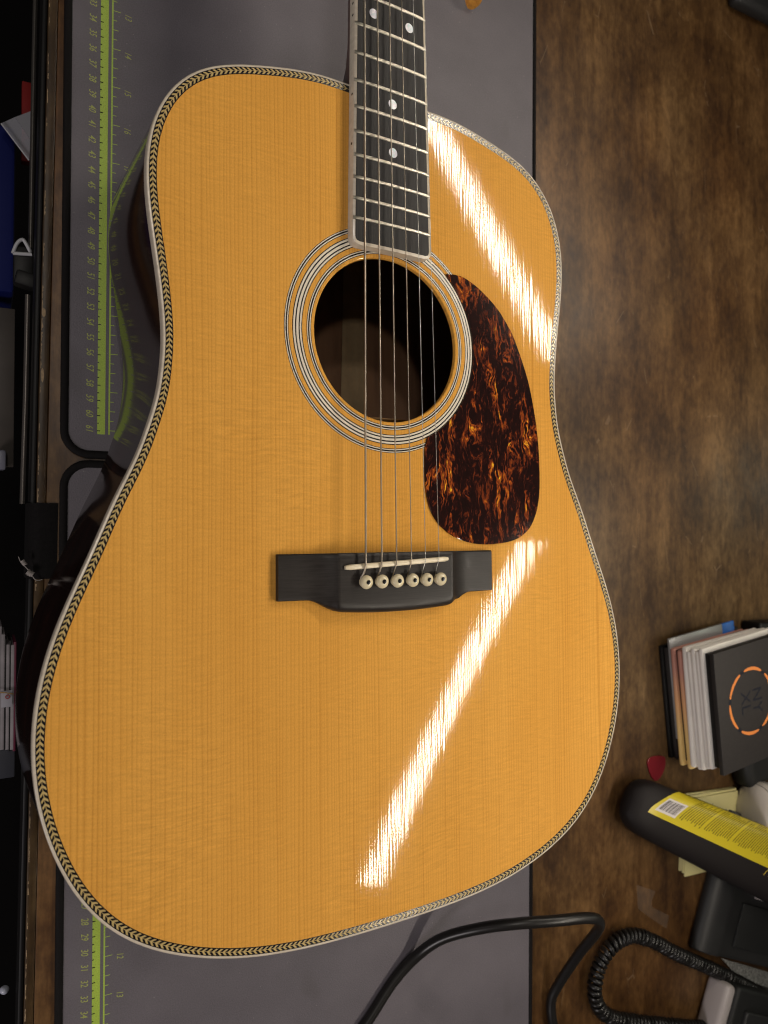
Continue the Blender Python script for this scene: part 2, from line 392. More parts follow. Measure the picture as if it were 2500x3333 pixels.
# chipped varnish along the edge strip: small bare patches, proud by a hair
CH = bmesh.new(); y = -420
while y < 520:
    L = random.uniform(1.5, 9)
    if random.random() < 0.75:
        w0 = random.uniform(0.25, 0.9); n = 5
        for i in range(n):
            a0 = y + L * i / n; a1 = y + L * (i + 1) / n; wa = w0 * random.uniform(.4, 1.2)
            vs = [CH.verts.new((dx(a) - 5.35 + o, a, -2.57)) for a, o in ((a0, 0), (a0, wa), (a1, wa * random.uniform(.6, 1.2)), (a1, 0))]
            CH.faces.new(vs)
    y += L + random.expovariate(0.25)
for yy, ww, ll in ((158, 2.3, 6), (118, 2.0, 10), (20, 1.8, 5)):
    vs = []; bm = bmesh.new()
    for i in range(9):
        a = 2 * math.pi * i / 9; rr = random.uniform(.75, 1.1)
        vs.append(bm.verts.new((dx(yy) - 4.2 + ww * .5 * rr * math.cos(a), yy + ll * .5 * rr * math.sin(a), -2.55)))
    bm.faces.new(vs); bm_obj('bare_chip', bm, M['chip'], dk)
bm_obj('small_chips', CH, M['chip'], dk)['kind'] = 'stuff'

# ================================================================== DESK MATS
def text_mesh(body, size, shear=0.0, narrow=0.8, bold=0.038):
    cu = bpy.data.curves.new('t', 'FONT'); cu.body = body; cu.size = size; cu.shear = shear; cu.align_x = 'CENTER'; cu.align_y = 'CENTER'; cu.resolution_u = 3; cu.offset = bold
    o = bpy.data.objects.new('t', cu); COL.objects.link(o); bpy.context.view_layer.update()
    me = bpy.data.meshes.new_from_object(o.evaluated_get(bpy.context.evaluated_depsgraph_get()))
    vs = [(v.co.x * narrow, v.co.y) for v in me.vertices]; fs = [tuple(p.vertices) for p in me.polygons]
    bpy.data.objects.remove(o); bpy.data.curves.remove(cu); bpy.data.meshes.remove(me)
    return vs, fs
GLYPH = {}
def put_text(V, F, body, size, x, y, z, shear=0.25, narrow=0.72, rot=-math.pi / 2, bold=0.038):
    key = (body, size, shear, narrow)
    if key not in GLYPH: GLYPH[key] = text_mesh(body, size, shear, narrow, bold)
    vs, fs = GLYPH[key]; b = len(V); c, s = math.cos(rot), math.sin(rot)
    V += [(x + vx * c - vy * s, y + vx * s + vy * c, z) for vx, vy in vs]; F += [tuple(i + b for i in f) for f in fs]
def rrect(x0, x1, y0, y1, r, n=14):
    out = []
    for cx, cy, a0 in ((x1 - r, y1 - r, 0), (x0 + r, y1 - r, 90), (x0 + r, y0 + r, 180), (x1 - r, y0 + r, 270)):
        for i in range(n + 1):
            a = math.radians(a0 + 90 * i / n); out.append((cx + r * math.cos(a), cy + r * math.sin(a)))
    return out
def resample(pts, step, closed=True):
    P = [Vector((*p[:2], 0)) for p in pts]
    if closed: P.append(P[0])
    out = []; acc = 0.0
    for a, b in zip(P, P[1:]):
        L = (b - a).length; t = acc
        while t < L: out.append(a + (b - a) * (t / L)); t += step
        acc = t - L
    return out
def desk_mat(label, y0, y1, zero, cms, inches, yvis):
    mt = thing('desk_mat', label, 'desk mat', (0, 0, 0), 'grey ruler mats laid on the desk')
    x0, x1 = -171.6, 216.3
    extrude_poly('mat_surface', rrect(x0 + 3, x1 - 2.5, y0 + 3, y1 - 3, 15), -2.0, 0.0, M['mat'], mt)
    # overlocked edge: a cord whose radius pulses with every stitch
    path = resample(rrect(x0 + 2.7, x1 - 2.2, y0 + 2.7, y1 - 2.7, 15.3), 0.65)
    n = len(path); rings = []; prof = 8
    for i, p in enumerate(path):
        t = (path[(i + 1) % n] - path[i - 1]).normalized(); s = Vector((t.y, -t.x, 0)); k = 0.90 + 0.12 * (i % 2) + random.uniform(-.03, .03)
        wdt = 2.75 if p.x < 150 else 2.2
        rings.append([(p.x + s.x * wdt * k * math.cos(a), p.y + s.y * wdt * k * math.cos(a), -0.3 + 1.55 * k * math.sin(a)) for a in [2 * math.pi * j / prof for j in range(prof)]])
    vs = [q for r in rings for q in r]; fs = []
    for i in range(n):
        j = (i + 1) % n
        for q in range(prof): fs.append((i * prof + q, i * prof + (q + 1) % prof, j * prof + (q + 1) % prof, j * prof + q))
    mesh('stitched_edge', vs, fs, M['stitch'], mt, True)
    # ruler print: band, line, ticks, figures
    V, F = [], []
    def quad(a, b, c, d, z): 
        k = len(V); V.extend([(a, c, z), (b, c, z), (b, d, z), (a, d, z)]); F.append((k, k + 1, k + 2, k + 3))
    ye = zero - 611
    quad(-149.1, -144.2, ye - 1.2, zero - 0.5, 0.05); mesh('green_band', V, F, M['green'], mt)
    V, F = [], []; quad(-142.2, -141.2, ye - 1.2, zero - 0.5, 0.05)
    for i in range(int(24.05 * 4) + 1):
        yy = zero - 25.4 * i / 4
        L = 4.6 if i % 4 == 0 else (3.2 if i % 2 == 0 else 2.3)
        quad(-141.2, -141.2 + L, yy - 0.22, yy + 0.22, 0.05)
    mesh('inch_scale', V, F, M['green'], mt)
    V, F = [], []
    for i in range(0, 1222, 5):
        yy = zero - i / 2
        if i % 20 == 0: L = 1.9
        elif i % 10 == 0: L = 1.1
        else: continue
        quad(-149.2, -149.2 + L, yy - 0.30, yy + 0.30, 0.09)
    mesh('centimetre_ticks', V, F, M['black_line'], mt)
    for c, x, sz, yy in [(c, -154.0, 6.4, zero - 10 * c + 1.4) for c in cms] + [(c, -131.9, 6.0, zero - 25.4 * c - 1.6) for c in inches]:
        V, F = [], []; put_text(V, F, str(c), sz, 0, 0, 0)
        mesh('ruler_figure', V, F, M['green_dim'], mt).location = (x * MM, yy * MM, 0.06 * MM)
    return mt
desk_mat('upper grey desk mat with green ruler figures 33 to 61, under the guitar neck', 65.6, 716, 693.9, range(31, 62), range(12, 21), 0)
desk_mat('lower grey desk mat with green ruler figures 27 to 34, crossed by the black cable', -584, 64.6, 43.3, range(1, 37), range(1, 15), 0)

# ================================================================== GUITAR
G = thing('acoustic_guitar', 'steel string acoustic guitar with spruce top and herringbone edge lying on the mats', 'guitar')
gm = Matrix.Scale(1, 4); R4 = GB.to_4x4(); off = (GB @ (-GO)) * MM
G.matrix_world = Matrix.Translation(off) @ R4
COEF = [213.913, 34.854, 58.596, -11.068, -18.363, 1.316, -7.199, 2.535, 0.769, -1.221, 0.918, -0.519, 0.172, 0.591, -0.315, 0.065, -0.364, -0.014, 0.042, 0.139, -0.07, 0.019, 0.003, 0.059, 0.065, -0.093]
def rad(th): return sum(c * math.cos(k * th) for k, c in enumerate(COEF))
NO = 512
OUT0 = []                                                       # from the tail, counter-clockwise (treble side first)
for i in range(NO):
    th = 2 * math.pi * i / NO; r = rad(th); OUT0.append(Vector((r * math.sin(th), 60 - r * math.cos(th), 0)))
NRM = []
for i in range(NO):
    t = (OUT0[(i + 1) % NO] - OUT0[i - 1]).normalized(); NRM.append(Vector((t.y, -t.x, 0)))
def ring(o, z): return [OUT0[i] + NRM[i] * o + Vector((0, 0, z)) for i in range(NO)]
def zback(y): return -95.9 - 0.033 * y
YS = 134.2; RH = 50.8
# soundboard with a thick, rounded soundhole edge
ang = [math.atan2(p.y - YS, p.x) for p in OUT0]
def circ(r, z): return [Vector((r * math.cos(a), YS + r * math.sin(a), z)) for a in ang]
vs, fs = strip(True, ring(4.0, -2.8), circ(RH, -2.8), circ(RH, -0.7), circ(RH + 0.18, -0.25), circ(RH + 0.7, 0.0), ring(4.0, 0.0))
sb = flat_top(mesh('soundboard', vs, fs, M['spruce'], G, True, 30))
# binding
vs, fs = strip(True, ring(3.9, -2.5), ring(4.1, 0.03), ring(5.0, 0.03), ring(5.35, -0.2), ring(5.5, -0.6), ring(5.5, -5.0), ring(5.15, -5.0))
mesh('binding', vs, fs, M['binding'], G, True, 40)
# sides, back
side_rings = [[Vector((p.x, p.y, -4.9)) for p in ring(5.35, 0)]]
for f in (0.3, 0.6, 0.9): side_rings.append([Vector((p.x, p.y, -4.9 + (zback(p.y) + 3 + 4.9) * f / 0.9)) for p in ring(5.35, 0)])
side_rings.append([Vector((p.x, p.y, zback(p.y) + 1)) for p in ring(5.2, 0)])
side_rings.append([Vector((p.x, p.y, zback(p.y))) for p in ring(4.6, 0)])
vs, fs = strip(True, *side_rings); mesh('side', vs, fs, M['rose'], G, True, 60)
br = []
zc = -119.2
for t in (1.0, 0.88, 0.72, 0.55, 0.38, 0.2, 0.06):
    br.append([Vector((p.x * t, 60 + (p.y - 60) * t, zback(p.y) + (zc + 0.0304 * (60 + (p.y - 60) * t) + 0.0463 * p.x * t + 0.4 - zback(p.y)) * (1 - t * t))) for p in ring(4.6, 0)])
vs, fs = strip(True, *br); fs.append(tuple(range(len(vs) - NO, len(vs))))
mesh('back', vs, fs, M['rose_in'], G, True, 60)
def back_z(x, y):
    a = math.atan2(x, -(y - 60)); t = math.hypot(x, y - 60) / (rad(a) + 5); return zback(y) + (zc + 0.0304 * y + 0.0463 * x + 0.4 - zback(y)) * (1 - t * t)
vs, fs = strip(False, *[[Vector((x, y, back_z(x, y) + 0.9)) for x in (25, 31, 38, 45)] for y in [60 + 10 * i for i in range(20)]])
mesh('back_strip', vs, fs, flat('back_strip_wood', (0.32, 0.22, 0.115), 0.7, var=0.2, scale=60), G, True)
mesh('inner_brace', [(-120, 78, -3), (120, 78, -3), (120, 86, -3), (-120, 86, -3), (-120, 80, -16), (120, 80, -16), (120, 84, -16), (-120, 84, -16)],
     [(0, 1, 5, 4), (1, 2, 6, 5), (2, 3, 7, 6), (3, 0, 4, 7), (4, 5, 6, 7)], M['spruce_in'], G)
# herringbone purfling: black strip with inlaid chevrons
vs, fs = strip(True, ring(0.0, 0.02), ring(4.1, 0.02)); PF = mesh('purfling', vs, fs, M['black_line'], G)
vs, fs = strip(True, ring(1.98, 0.06), ring(2.22, 0.06)); mesh('centre_line', vs, fs, M['gold'], PF)
cum = [0.0]
for i in range(NO): cum.append(cum[-1] + (OUT0[(i + 1) % NO] - OUT0[i]).length)
TOT = cum[-1]
def at(s, o, z):
    s %= TOT
    lo, hi = 0, NO
    while hi - lo > 1:
        mid = (lo + hi) // 2
        if cum[mid] <= s: lo = mid
        else: hi = mid
    f = (s - cum[lo]) / (cum[lo + 1] - cum[lo]); a, b = lo, (lo + 1) % NO
    nn = (NRM[a].lerp(NRM[b], f)).normalized(); return OUT0[a].lerp(OUT0[b], f) + nn * (o + 0) + Vector((0, 0, z))
PITCH = 2.9; chev = []
NCH = int(TOT / PITCH)
for i in range(NCH):
    s = (i + 0.5) * TOT / NCH; half = 1 if s < TOT / 2 else -1           # both sides point to the neck
    p = at(s, 2, 0)
    if p.y > 270 and abs(p.x) < 27: continue
    b = 0.66; sl = 1.75; q = []
    def P(ds, o): return at(s + half * ds, o, 0.07)
    vv = [P(0.9, 2.1), P(0.9 - b * 2, 2.1), P(0.9 - sl - b * 2, 3.65), P(0.9 - sl, 3.65), P(0.9 - sl, 0.5), P(0.9 - sl - b * 2, 0.5)]
    chev.append((p, vv))
ORG = Vector((-239, 12, 392))
order = sorted(range(len(chev)), key=lambda k: (chev[k][0] - ORG).length)
keep = set(order[:290]); rest_v, rest_f = [], []
for k, (p, vv) in enumerate(chev):
    f2 = [(0, 3, 2, 1), (0, 1, 5, 4)]
    if k in keep:
        o = mesh('inlay_chevron', [v - p for v in vv], f2, M['gold'], PF); o.location = p * MM
    else:
        b0 = len(rest_v); rest_v += vv; rest_f += [tuple(i + b0 for i in f) for f in f2]
rs = mesh('far_chevrons', rest_v, rest_f, M['gold'], PF); rs['kind'] = 'stuff'
# rosette: three groups of black and white rings
def annulus(r0, r1, z, n=160):
    a = [(r0 * math.cos(2 * math.pi * i / n), YS + r0 * math.sin(2 * math.pi * i / n), z) for i in range(n)]
    b = [(r1 * math.cos(2 * math.pi * i / n), YS + r1 * math.sin(2 * math.pi * i / n), z) for i in range(n)]
    return strip(True, a, b)
RO = mesh('rosette', *annulus(58.7, 64.9, 0.02), M['black_line'], G)
for r0, r1 in ((53.0, 55.9), (67.2, 70.0)): mesh('rosette_band', *annulus(r0, r1, 0.02), M['black_line'], RO)
for r0, r1 in ((59.2, 60.2), (60.95, 62.4), (63.2, 64.35), (53.4, 54.0), (54.95, 55.5), (67.6, 68.2), (69.1, 69.65)):
    mesh('rosette_ring', *annulus(r0, r1, 0.05), M['white_ring'], RO)
# pickguard
PG = [(43.4, 182.9), (49.3, 183.7), (55.7, 183.6), (62.2, 181.6), (69.8, 178.0), (78.7, 172.3), (86.5, 165.9), (93.3, 158.2), (99.0, 150.4), (104.1, 140.1), (108.7, 129.6), (112.7, 119.0), (115.5, 108.2), (117.7, 98.2), (119.6, 87.3), (120.9, 75.3), (121.5, 64.3), (121.7, 53.2), (121.1, 42.2), (119.4, 33.0), (116.2, 24.7), (111.2, 17.4), (103.4, 12.0), (94.0, 8.9), (82.6, 7.5), (71.4, 7.2), (60.5, 8.4), (49.9, 11.5), (41.6, 15.8), (34.5, 21.6), (29.5, 29.1), (26.6, 38.3), (25.4, 48.2), (25.1, 58.2), (25.5, 66.6), (26.6, 72.5), (27.6, 75.6)]
edge = [(p.x, p.y) for p in catmull([(x, y, 0) for x, y in PG], 3)]
a0, a1 = math.atan2(75.6 - YS, 27.6), math.atan2(182.9 - YS, 43.4)
arc = [(64.95 * math.cos(a0 + (a1 - a0) * i / 40), YS + 64.95 * math.sin(a0 + (a1 - a0) * i / 40)) for i in range(0, 41)]
flat_top(extrude_poly('pickguard', edge + arc[1:-1], 0.0, 1.0, M['tort'], G, 0.3))
# bridge
def br_low(x):
    ax = abs(x)
    if ax > 58: return -22.9 - 0.012 * (76 - ax)
    if ax < 36: return -32.4 + 0.0012 * ax * ax
    t = (ax - 36) / 22.0; t = t * t * (3 - 2 * t); return (-32.4 + 0.0012 * 1296) * (1 - t) + (-23.1) * t
def br_h(x):
    ax = abs(x)
    if ax < 40.5: return 8.8
    if ax > 62: return 3.9
    t = (ax - 40.5) / 21.5; return 3.9 + 4.9 * max(0.0, (1 - t)) ** 2.6
xs = sorted(set([-75.6 + 151.2 * i / 70 for i in range(71)] + [s * v for s in (-1, 1) for v in (40.2, 40.8, 41.6, 42.6)]))
ts = [0, 0.03, 0.09, 0.2, 0.35, 0.5, 0.65, 0.76, 0.84, 0.90, 0.95, 0.985, 1.0]
rows = []
for x in xs:
    lo = br_low(x); hi = 3.3; row = []; h = br_h(x)
    row.append((x, hi, 0.02))
    for t in ts:
        yv = hi + (lo - hi) * t; d = (1 - t) * (hi - lo); e = t * (hi - lo); z = h
        rr = 5.0 if h > 6 else 1.0
        if d < rr: z -= (rr - math.sqrt(max(0, rr * rr - (rr - d) ** 2))) * (0.75 if h > 6 else 0.6)
        if e < 1.2: z -= (1.2 - math.sqrt(max(0, 1.44 - (1.2 - e) ** 2))) * .7
        row.append((x, yv, max(z, 0.8)))
    row.append((x, lo, 0.02)); rows.append(row)
vs, fs = strip(False, *rows); m_ = len(rows[0])
fs.append(tuple(range(m_))); fs.append(tuple(range(len(vs) - m_, len(vs)))[::-1])
BR = mesh('bridge', vs, fs, M['bridge'], G, True, 42)
# saddle
sa, sb_ = Vector((-36.7, -5.0, 0)), Vector((36.1, -1.3, 0)); t = (sb_ - sa).normalized(); s_ = Vector((-t.y, t.x, 0)); rings = []
for i in range(25):
    f = i / 24; e = min(f, 1 - f) * 72.8; hw = 1.5 * math.sqrt(max(0.45, 1 - max(0, 1.45 - e) ** 2 / 1.45 ** 2)); zt = 11.3 + 0.5 * math.sin(math.pi * f) - max(0, 2.0 - e) * 0.4
    p = sa + t * (f * 72.8)
    rings.append([p + s_ * o + Vector((0, 0, z)) for o, z in ((-hw, 8.0), (-hw, zt - 0.7), (-hw * .6, zt - .15), (0, zt), (hw * .6, zt - .15), (hw, zt - 0.7), (hw, 8.0))])
vs, fs = strip(False, *rings); fs += [tuple(range(7)), tuple(range(len(vs) - 7, len(vs)))[::-1]]
mesh('saddle', vs, fs, M['bone'], BR, True, 50)
# bridge pins
PINX = (-24.1, -13.4, -2.7, 8.1, 18.5, 28.6)
prof = [(2.3, 8.4), (2.4, 8.9), (3.3, 9.3), (3.35, 9.9), (2.9, 10.3), (3.1, 10.6)] + [(4.15 * math.cos(a) , 12.2 + 2.6 * math.sin(a)) for a in [math.radians(d) for d in (-38, -20, 0, 20, 40, 58, 75, 84)]]
for x in PINX:
    pn = lathe('bridge_pin', prof, (x, -13.6, 0), M['pin'], G, 20)
    lathe('pin_dot', [(1.35, 14.5), (1.35, 14.93), (0.8, 15.03)], (x, -13.6, 0), M['black_dot'], pn, 14)
# neck, fretboard
def fy(n): return 645.2 / 2 ** (n / 12)
def fw(y): return 56.44 + (51.99 - 56.44) * (y - 203.2) / (322.6 - 203.2)
def fz(x): return 7.0 - x * x / 812.0
YE = 187.2
def fb_section(y, inset=0.0, zoff=0.0):
    hw = fw(y) / 2 - inset; return [Vector((hw * (2 * i / 12 - 1), y, fz(hw * (2 * i / 12 - 1)) + zoff)) for i in range(13)]
ysn = [YE, YE + 0.6, YE + 1.6, YE + 3.2, YE + 5] + [YE + 5 + (645 - YE - 5) * i / 30 for i in range(1, 31)]
def corner_inset(y): e = y - YE; return 0 if e > 5 else 5 - math.sqrt(max(0, 25 - (5 - e) ** 2))
secs = []
for y in ysn:
    top = fb_section(y, corner_inset(y)); a, b = top[0], top[-1]
    secs.append([Vector((a.x, y, 0.08)), Vector((a.x, y, a.z - 0.35)), Vector((a.x + 0.35, y, a.z))] + top[1:-1] + [Vector((b.x - 0.35, y, b.z)), Vector((b.x, y, b.z - 0.35)), Vector((b.x, y, 0.08))])
vs, fs = strip(False, *secs); k_ = len(secs[0]); fs += [tuple(range(k_)), tuple(range(len(vs) - k_, len(vs)))[::-1]]
FBB = mesh('fretboard_binding', vs, fs, M['binding'], G, True, 45)
secs = []
ys2 = [YE + 2.0, YE + 2.6, YE + 3.6, YE + 5] + [YE + 5 + (645 - YE - 5) * i / 30 for i in range(1, 31)]
for y in ys2:
    e = y - YE - 2.0; ci = 0 if e > 3 else 3 - math.sqrt(max(0, 9 - (3 - e) ** 2)); secs.append(fb_section(y, 1.9 + ci, 0.03))
vs, fs = strip(False, *secs); FB = mesh('fretboard', vs, fs, M['ebony'], G, True, 45)
for n in range(20, 8, -1):
    y = fy(n); hw = fw(y) / 2 - 0.25; rows = []
    for i in range(15):
        x = hw * (2 * i / 14 - 1); end = 0.35 if i in (0, 14) else 1.0
        rows.append([(x, y + dy, fz(x) + zz * end) for dy, zz in ((-1.05, 0.0), (-0.9, 0.5), (-0.5, 0.92), (0, 1.06), (0.5, 0.92), (0.9, 0.5), (1.05, 0.0))])
    vs, fs = strip(False, *rows); fs += [tuple(range(7)), tuple(range(len(vs) - 7, len(vs)))[::-1]]
    mesh('fret', vs, fs, M['nickel'], FB, True, 60)
for n, off_ in ((17, 0), (15, 0), (12, -12.9), (12, 12.9)):
    y = (fy(n) + fy(n - 1)) / 2 ; r = 3.0
    mesh('position_dot', [(off_ + r * math.cos(2 * math.pi * i / 24), y + r * math.sin(2 * math.pi * i / 24), fz(off_ + r * math.cos(2 * math.pi * i / 24)) + 0.07) for i in range(24)], [tuple(range(24))], M['pearl'], FB)
for n, d in ((17, 0), (15, 0), (12, -3.7), (12, 3.7)):
    y = (fy(n) + fy(n - 1)) / 2 + d; x = -fw(y) / 2 - 0.04
    mesh('side_dot', [(x, y + 0.85 * math.cos(2 * math.pi * i / 14), 3.9 + 0.85 * math.sin(2 * math.pi * i / 14)) for i in range(14)], [tuple(range(14))], M['black_dot'], FBB)
secs = []
for y in [283.2, 288, 294, 302, 312, 325, 345, 380, 450, 520, 600, 645]:
    hw = fw(y) / 2 - 0.2; e = max(0.0, y - 283); dep = 15.5 + 78 * math.exp(-e / 9.0); wx = 1.0 - 0.45 * math.exp(-e / 16.0)
    secs.append([Vector((hw * math.cos(a) * (1 if abs(math.cos(a)) > .97 else (wx + (1 - wx) * abs(math.cos(a)) ** 2)), y, 0.06 - dep * math.sin(a) ** 0.9)) for a in [math.pi * i / 16 for i in range(17)]])
vs, fs = strip(False, *secs); kk = 17; fs += [tuple(range(kk)), tuple(range(len(vs) - kk, len(vs)))[::-1]]
mesh('neck', vs, fs, M['mahog'], G, True, 60)
# strings: nut end high on the neck, over the saddle, down to the pins
SX = (-24.8, -13.9, -3.6, 7.0, 17.3, 27.5); SY = (-4.4, -3.3, -2.8, -2.4, -2.0, -1.3); SRAD = (0.64, 0.51, 0.41, 0.31, 0.22, 0.18)
for i in range(6):
    nx = -18.3 + 36.6 * i / 5; x, y = SX[i], SY[i]; zt = 11.75 + 0.45 * math.sin(math.pi * (x + 36) / 72) + SRAD[i]
    path = [(nx, 645, 8.2), (x + (nx - x) * .5, y + 320, zt + (8.2 - zt) * .5), (x + (nx - x) * 0.02, y + 12, zt), (x, y + 1.0, zt), (x - 0.05, y - 0.9, zt - 0.15), (x * .6 + (PINX[i] - 1.9) * .4, y - 4.5, zt - 1.8), (PINX[i] - 1.9, -10.9, 9.0), (PINX[i] - 1.6, -12.0, 8.2)]
    tube('string', path, SRAD[i], M['wound'] if i < 4 else M['steel'], G, 8)

# ================================================================== THINGS ON THE RIGHT
def W3(px, py, z): return Wp(px, py, z)
# cable
CP = [(1120, 3420, 4), (1190, 3333, 4), (1280, 3195, 4), (1364, 3105, 9), (1447, 3052, 22), (1567, 3021, 42), (1688, 3006, 58), (1810, 2997, 68), (1905, 2988, 71), (1948, 2996, 69), (1944, 3030, 58), (1884, 3105, 32), (1824, 3195, 12), (1795, 3255, 4), (1800, 3333, 4), (1830, 3430, 4)]
cb = tube('power_cable', catmull([W3(*c) for c in CP], 8), 4.3, M['black_soft'], None, 14)
tag(cb, 'thick black power cable looping up off the lower mat onto the desk', 'cable')
# coiled cord
CC = [(2480, 3235), (2330, 3160), (2200, 3103), (2130, 3065), (2060, 3045), (2000, 3070), (1957, 3130), (1938, 3195), (1938, 3250), (1965, 3297), (2020, 3320), (2120, 3333), (2260, 3345), (2420, 3350)]
cpath = catmull([W3(x, y, 9) for x, y in CC], 10)
L = [0.0]
for a, b in zip(cpath, cpath[1:]): L.append(L[-1] + (b - a).length)
hel = []; fr = frames(cpath); pit = 5.0; turns = L[-1] / pit; N = int(turns * 12); j = 0
for i in range(N + 1):
    s = L[-1] * i / N
    while j < len(L) - 2 and L[j + 1] < s: j += 1
    f = (s - L[j]) / max(1e-6, L[j + 1] - L[j]); p = fr[j][0].lerp(fr[j + 1][0], f); sv = fr[j][2].lerp(fr[j + 1][2], f).normalized(); uv_ = fr[j][3].lerp(fr[j + 1][3], f).normalized()
    a = 2 * math.pi * i / 12 + 1.3 * noise.noise((s * 0.06, 0, 0)); rc_ = 5.2 + 0.7 * noise.noise((s * 0.09, 4.2, 0)); hel.append(p + sv * rc_ * math.cos(a) + uv_ * rc_ * math.sin(a))
cd = tube('coiled_cord', hel, 2.05, M['black_soft'], None, 6); tag(cd, 'black coiled telephone cord curling on the desk below the bottle', 'phone cord')
# envelope stack
e1 = Vector((0.9916, 0.1288, 0)); e2 = Vector((0.1288, -0.9916, 0)); P0 = Vector((374.0, -95.5, 0)); rz_s = math.atan2(0.1288, 0.9916)
def env_poly(dx0, dy0, wx, wy, rot=0.0):
    c = P0 + e1 * (dx0 + wx / 2) + e2 * (dy0 + wy / 2); return c, rz_s + rot
def envelope(name, label, cat, z0, z1, mat, dx0=0, dy0=0, wx=108, wy=112, rot=0.0, bev=0.8, group=None):
    c, r = env_poly(dx0, dy0, wx, wy, rot)
    o = box(name, (0, 0, (z1 - z0) / 2), (wx, wy, z1 - z0), mat, None, 0, min(bev, (z1 - z0) * .45), 2)
    o.location = (c.x * MM, c.y * MM, z0 * MM); o.rotation_euler = (0, 0, r); return tag(o, label, cat, group)
def mat_tan():
    k = NT('tan_envelope', 0.55); X, Y, Z = k.sep(k.obj())
    k.col(k.ramp(k.math('MULTIPLY_ADD', Y, 9.0, 0.5), [(0.25, (0.78, 0.54, 0.20)), (0.55, (0.74, 0.39, 0.18)), (0.85, (0.50, 0.235, 0.18))])); return k.m
tanm = mat_tan(); whitem = flat('white_paper', (0.84, 0.80, 0.74), 0.6, var=0.05, scale=40)
envelope('black_envelope', 'black card envelope at the bottom of the packet stack, on the desk', 'envelope', -2.1, 2.0, M['black'], 0, 1, 108, 113)
envelope('black_envelope', 'black envelope second from the bottom of the packet stack', 'envelope', 2.6, 7.2, M['black_matte'], 2.5, 2, 106, 112, 0.01)
gp = thing('silver_packet', 'silver grey packet with a blue end sticking out behind the packet stack', 'packet')
c, r = env_poly(2, -7, 78, 100)
box('silver_part', (c.x, c.y, 9.0), (78, 100, 2.6), flat('silver_card', (0.30, 0.30, 0.30), 0.35, 0.3), gp, r, 0.6)
c2, r = env_poly(80.3, -7, 18, 100)
box('blue_part', (c2.x, c2.y, 9.0), (18, 100, 2.6), flat('blue_card', (0.02, 0.14, 0.52), 0.4), gp, r, 0.6)
envelope('tan_envelope', 'tan and pink paper envelope, lower of the two in the packet stack', 'envelope', 10.6, 15.6, tanm, 0.5, 2, 106, 117, -0.012, 2.2)
envelope('dark_gap_fill', 'black slab standing in for the dark gap between the two tan envelopes in the packet stack', 'envelope', 15.7, 18.0, M['black'], 4.0, 3, 104, 110)  # added slab, draws the shaded gap between the tan envelopes as a solid
envelope('tan_envelope', 'tan and pink paper envelope, upper of the two in the packet stack', 'envelope', 18.2, 23.4, tanm, 1.5, 2, 106, 118, 0.006, 2.3)
zz = 24.0
WL = ['white paper envelope directly above the tan envelopes', 'white paper envelope second above the tan envelopes', 'white paper envelope third above the tan envelopes', 'white paper envelope second below the black box', 'white paper envelope directly under the black box']
for i in range(5):
    th = (6.0, 4.2, 5.4, 3.6, 5.2)[i]
    envelope('white_envelope', WL[i], 'envelope', zz, zz + th, whitem, random.uniform(-1.0, 1.5), (-1, 0.5, -2, -1, -4)[i], 108, (118, 116, 118, 114, 116)[i], (-0.02, 0.012, -0.008, 0.01, 0.0)[i], th * .44, 'white envelopes in the packet stack'); zz += th + 0.25
bb = thing('string_box', 'flat black box with an orange dashed ring on top of the packet stack', 'box', (0, 0, 0))
c, r = env_poly(1.5, -1.0, 112, 112)
box('box_tray', (c.x, c.y, 53.0), (109, 108, 6.5), M['black'], bb, r, 0.4)
c, r = env_poly(0.5, -1.0, 112, 115)
box('box_lid', (c.x, c.y, 58.8), (112, 114.5, 4.6), M['black_matte'], bb, r, 0.5)
rc = Vector((428.0, -142.9, 61.16)); orange = flat('orange_print', (0.74, 0.24, 0.055), 0.45); dkp = flat('dark_print', (0.012, 0.013, 0.020), 0.4)
for q in range(6):
    for nm, mt_, a0, a1 in (('ring_dash', orange, 2 + q * 60, 52 + q * 60), ('ring_gap', dkp, 53 + q * 60, 61 + q * 60)):
        V, F = [], []; n = 12
        for i in range(n + 1):
            a = math.radians(a0 + (a1 - a0) * i / n); e = 0.5 if nm == 'ring_gap' else 0.15 + 0.35 * max(0, math.sin(math.pi * i / n)) ** .4
            for rr in (30.6 - 3.2 * e, 30.6 + 3.2 * e): V.append((rc.x + rr * math.cos(a), rc.y + rr * math.sin(a), 61.16))
        for i in range(n): F.append((2 * i, 2 * i + 1, 2 * i + 3, 2 * i + 2))
        mesh(nm, V, F, mt_, bb)
V, F = [], []
put_text(V, F, 'NY', 19, rc.x + 8, rc.y, 61.16, 0, 0.95, -math.pi / 2 + 0.1, 0.075); put_text(V, F, 'XL', 19, rc.x - 8.5, rc.y - 1, 61.16, 0, 0.95, -math.pi / 2 + 0.1, 0.075)
mesh('box_lettering', V, F, dkp, bb)
# guitar pick
pk = [Wp(x, y, -2)[:2] for x, y in ((2104, 2482), (2108, 2471), (2120, 2463), (2140, 2459), (2158, 2461), (2164, 2469), (2164, 2490), (2158, 2512), (2147, 2531), (2134, 2541), (2122, 2533), (2111, 2511))]
pkm = [(p.x, p.y) for p in catmull([(*q, 0) for q in pk + pk[:1]], 3)][:-1]
tag(extrude_poly('guitar_pick', pkm, -2.1, -1.1, flat('dark_red_celluloid', (0.17, 0.008, 0.015), 0.3), None, 0.3), 'dark red guitar pick lying on the desk beside the packet stack', 'guitar pick')
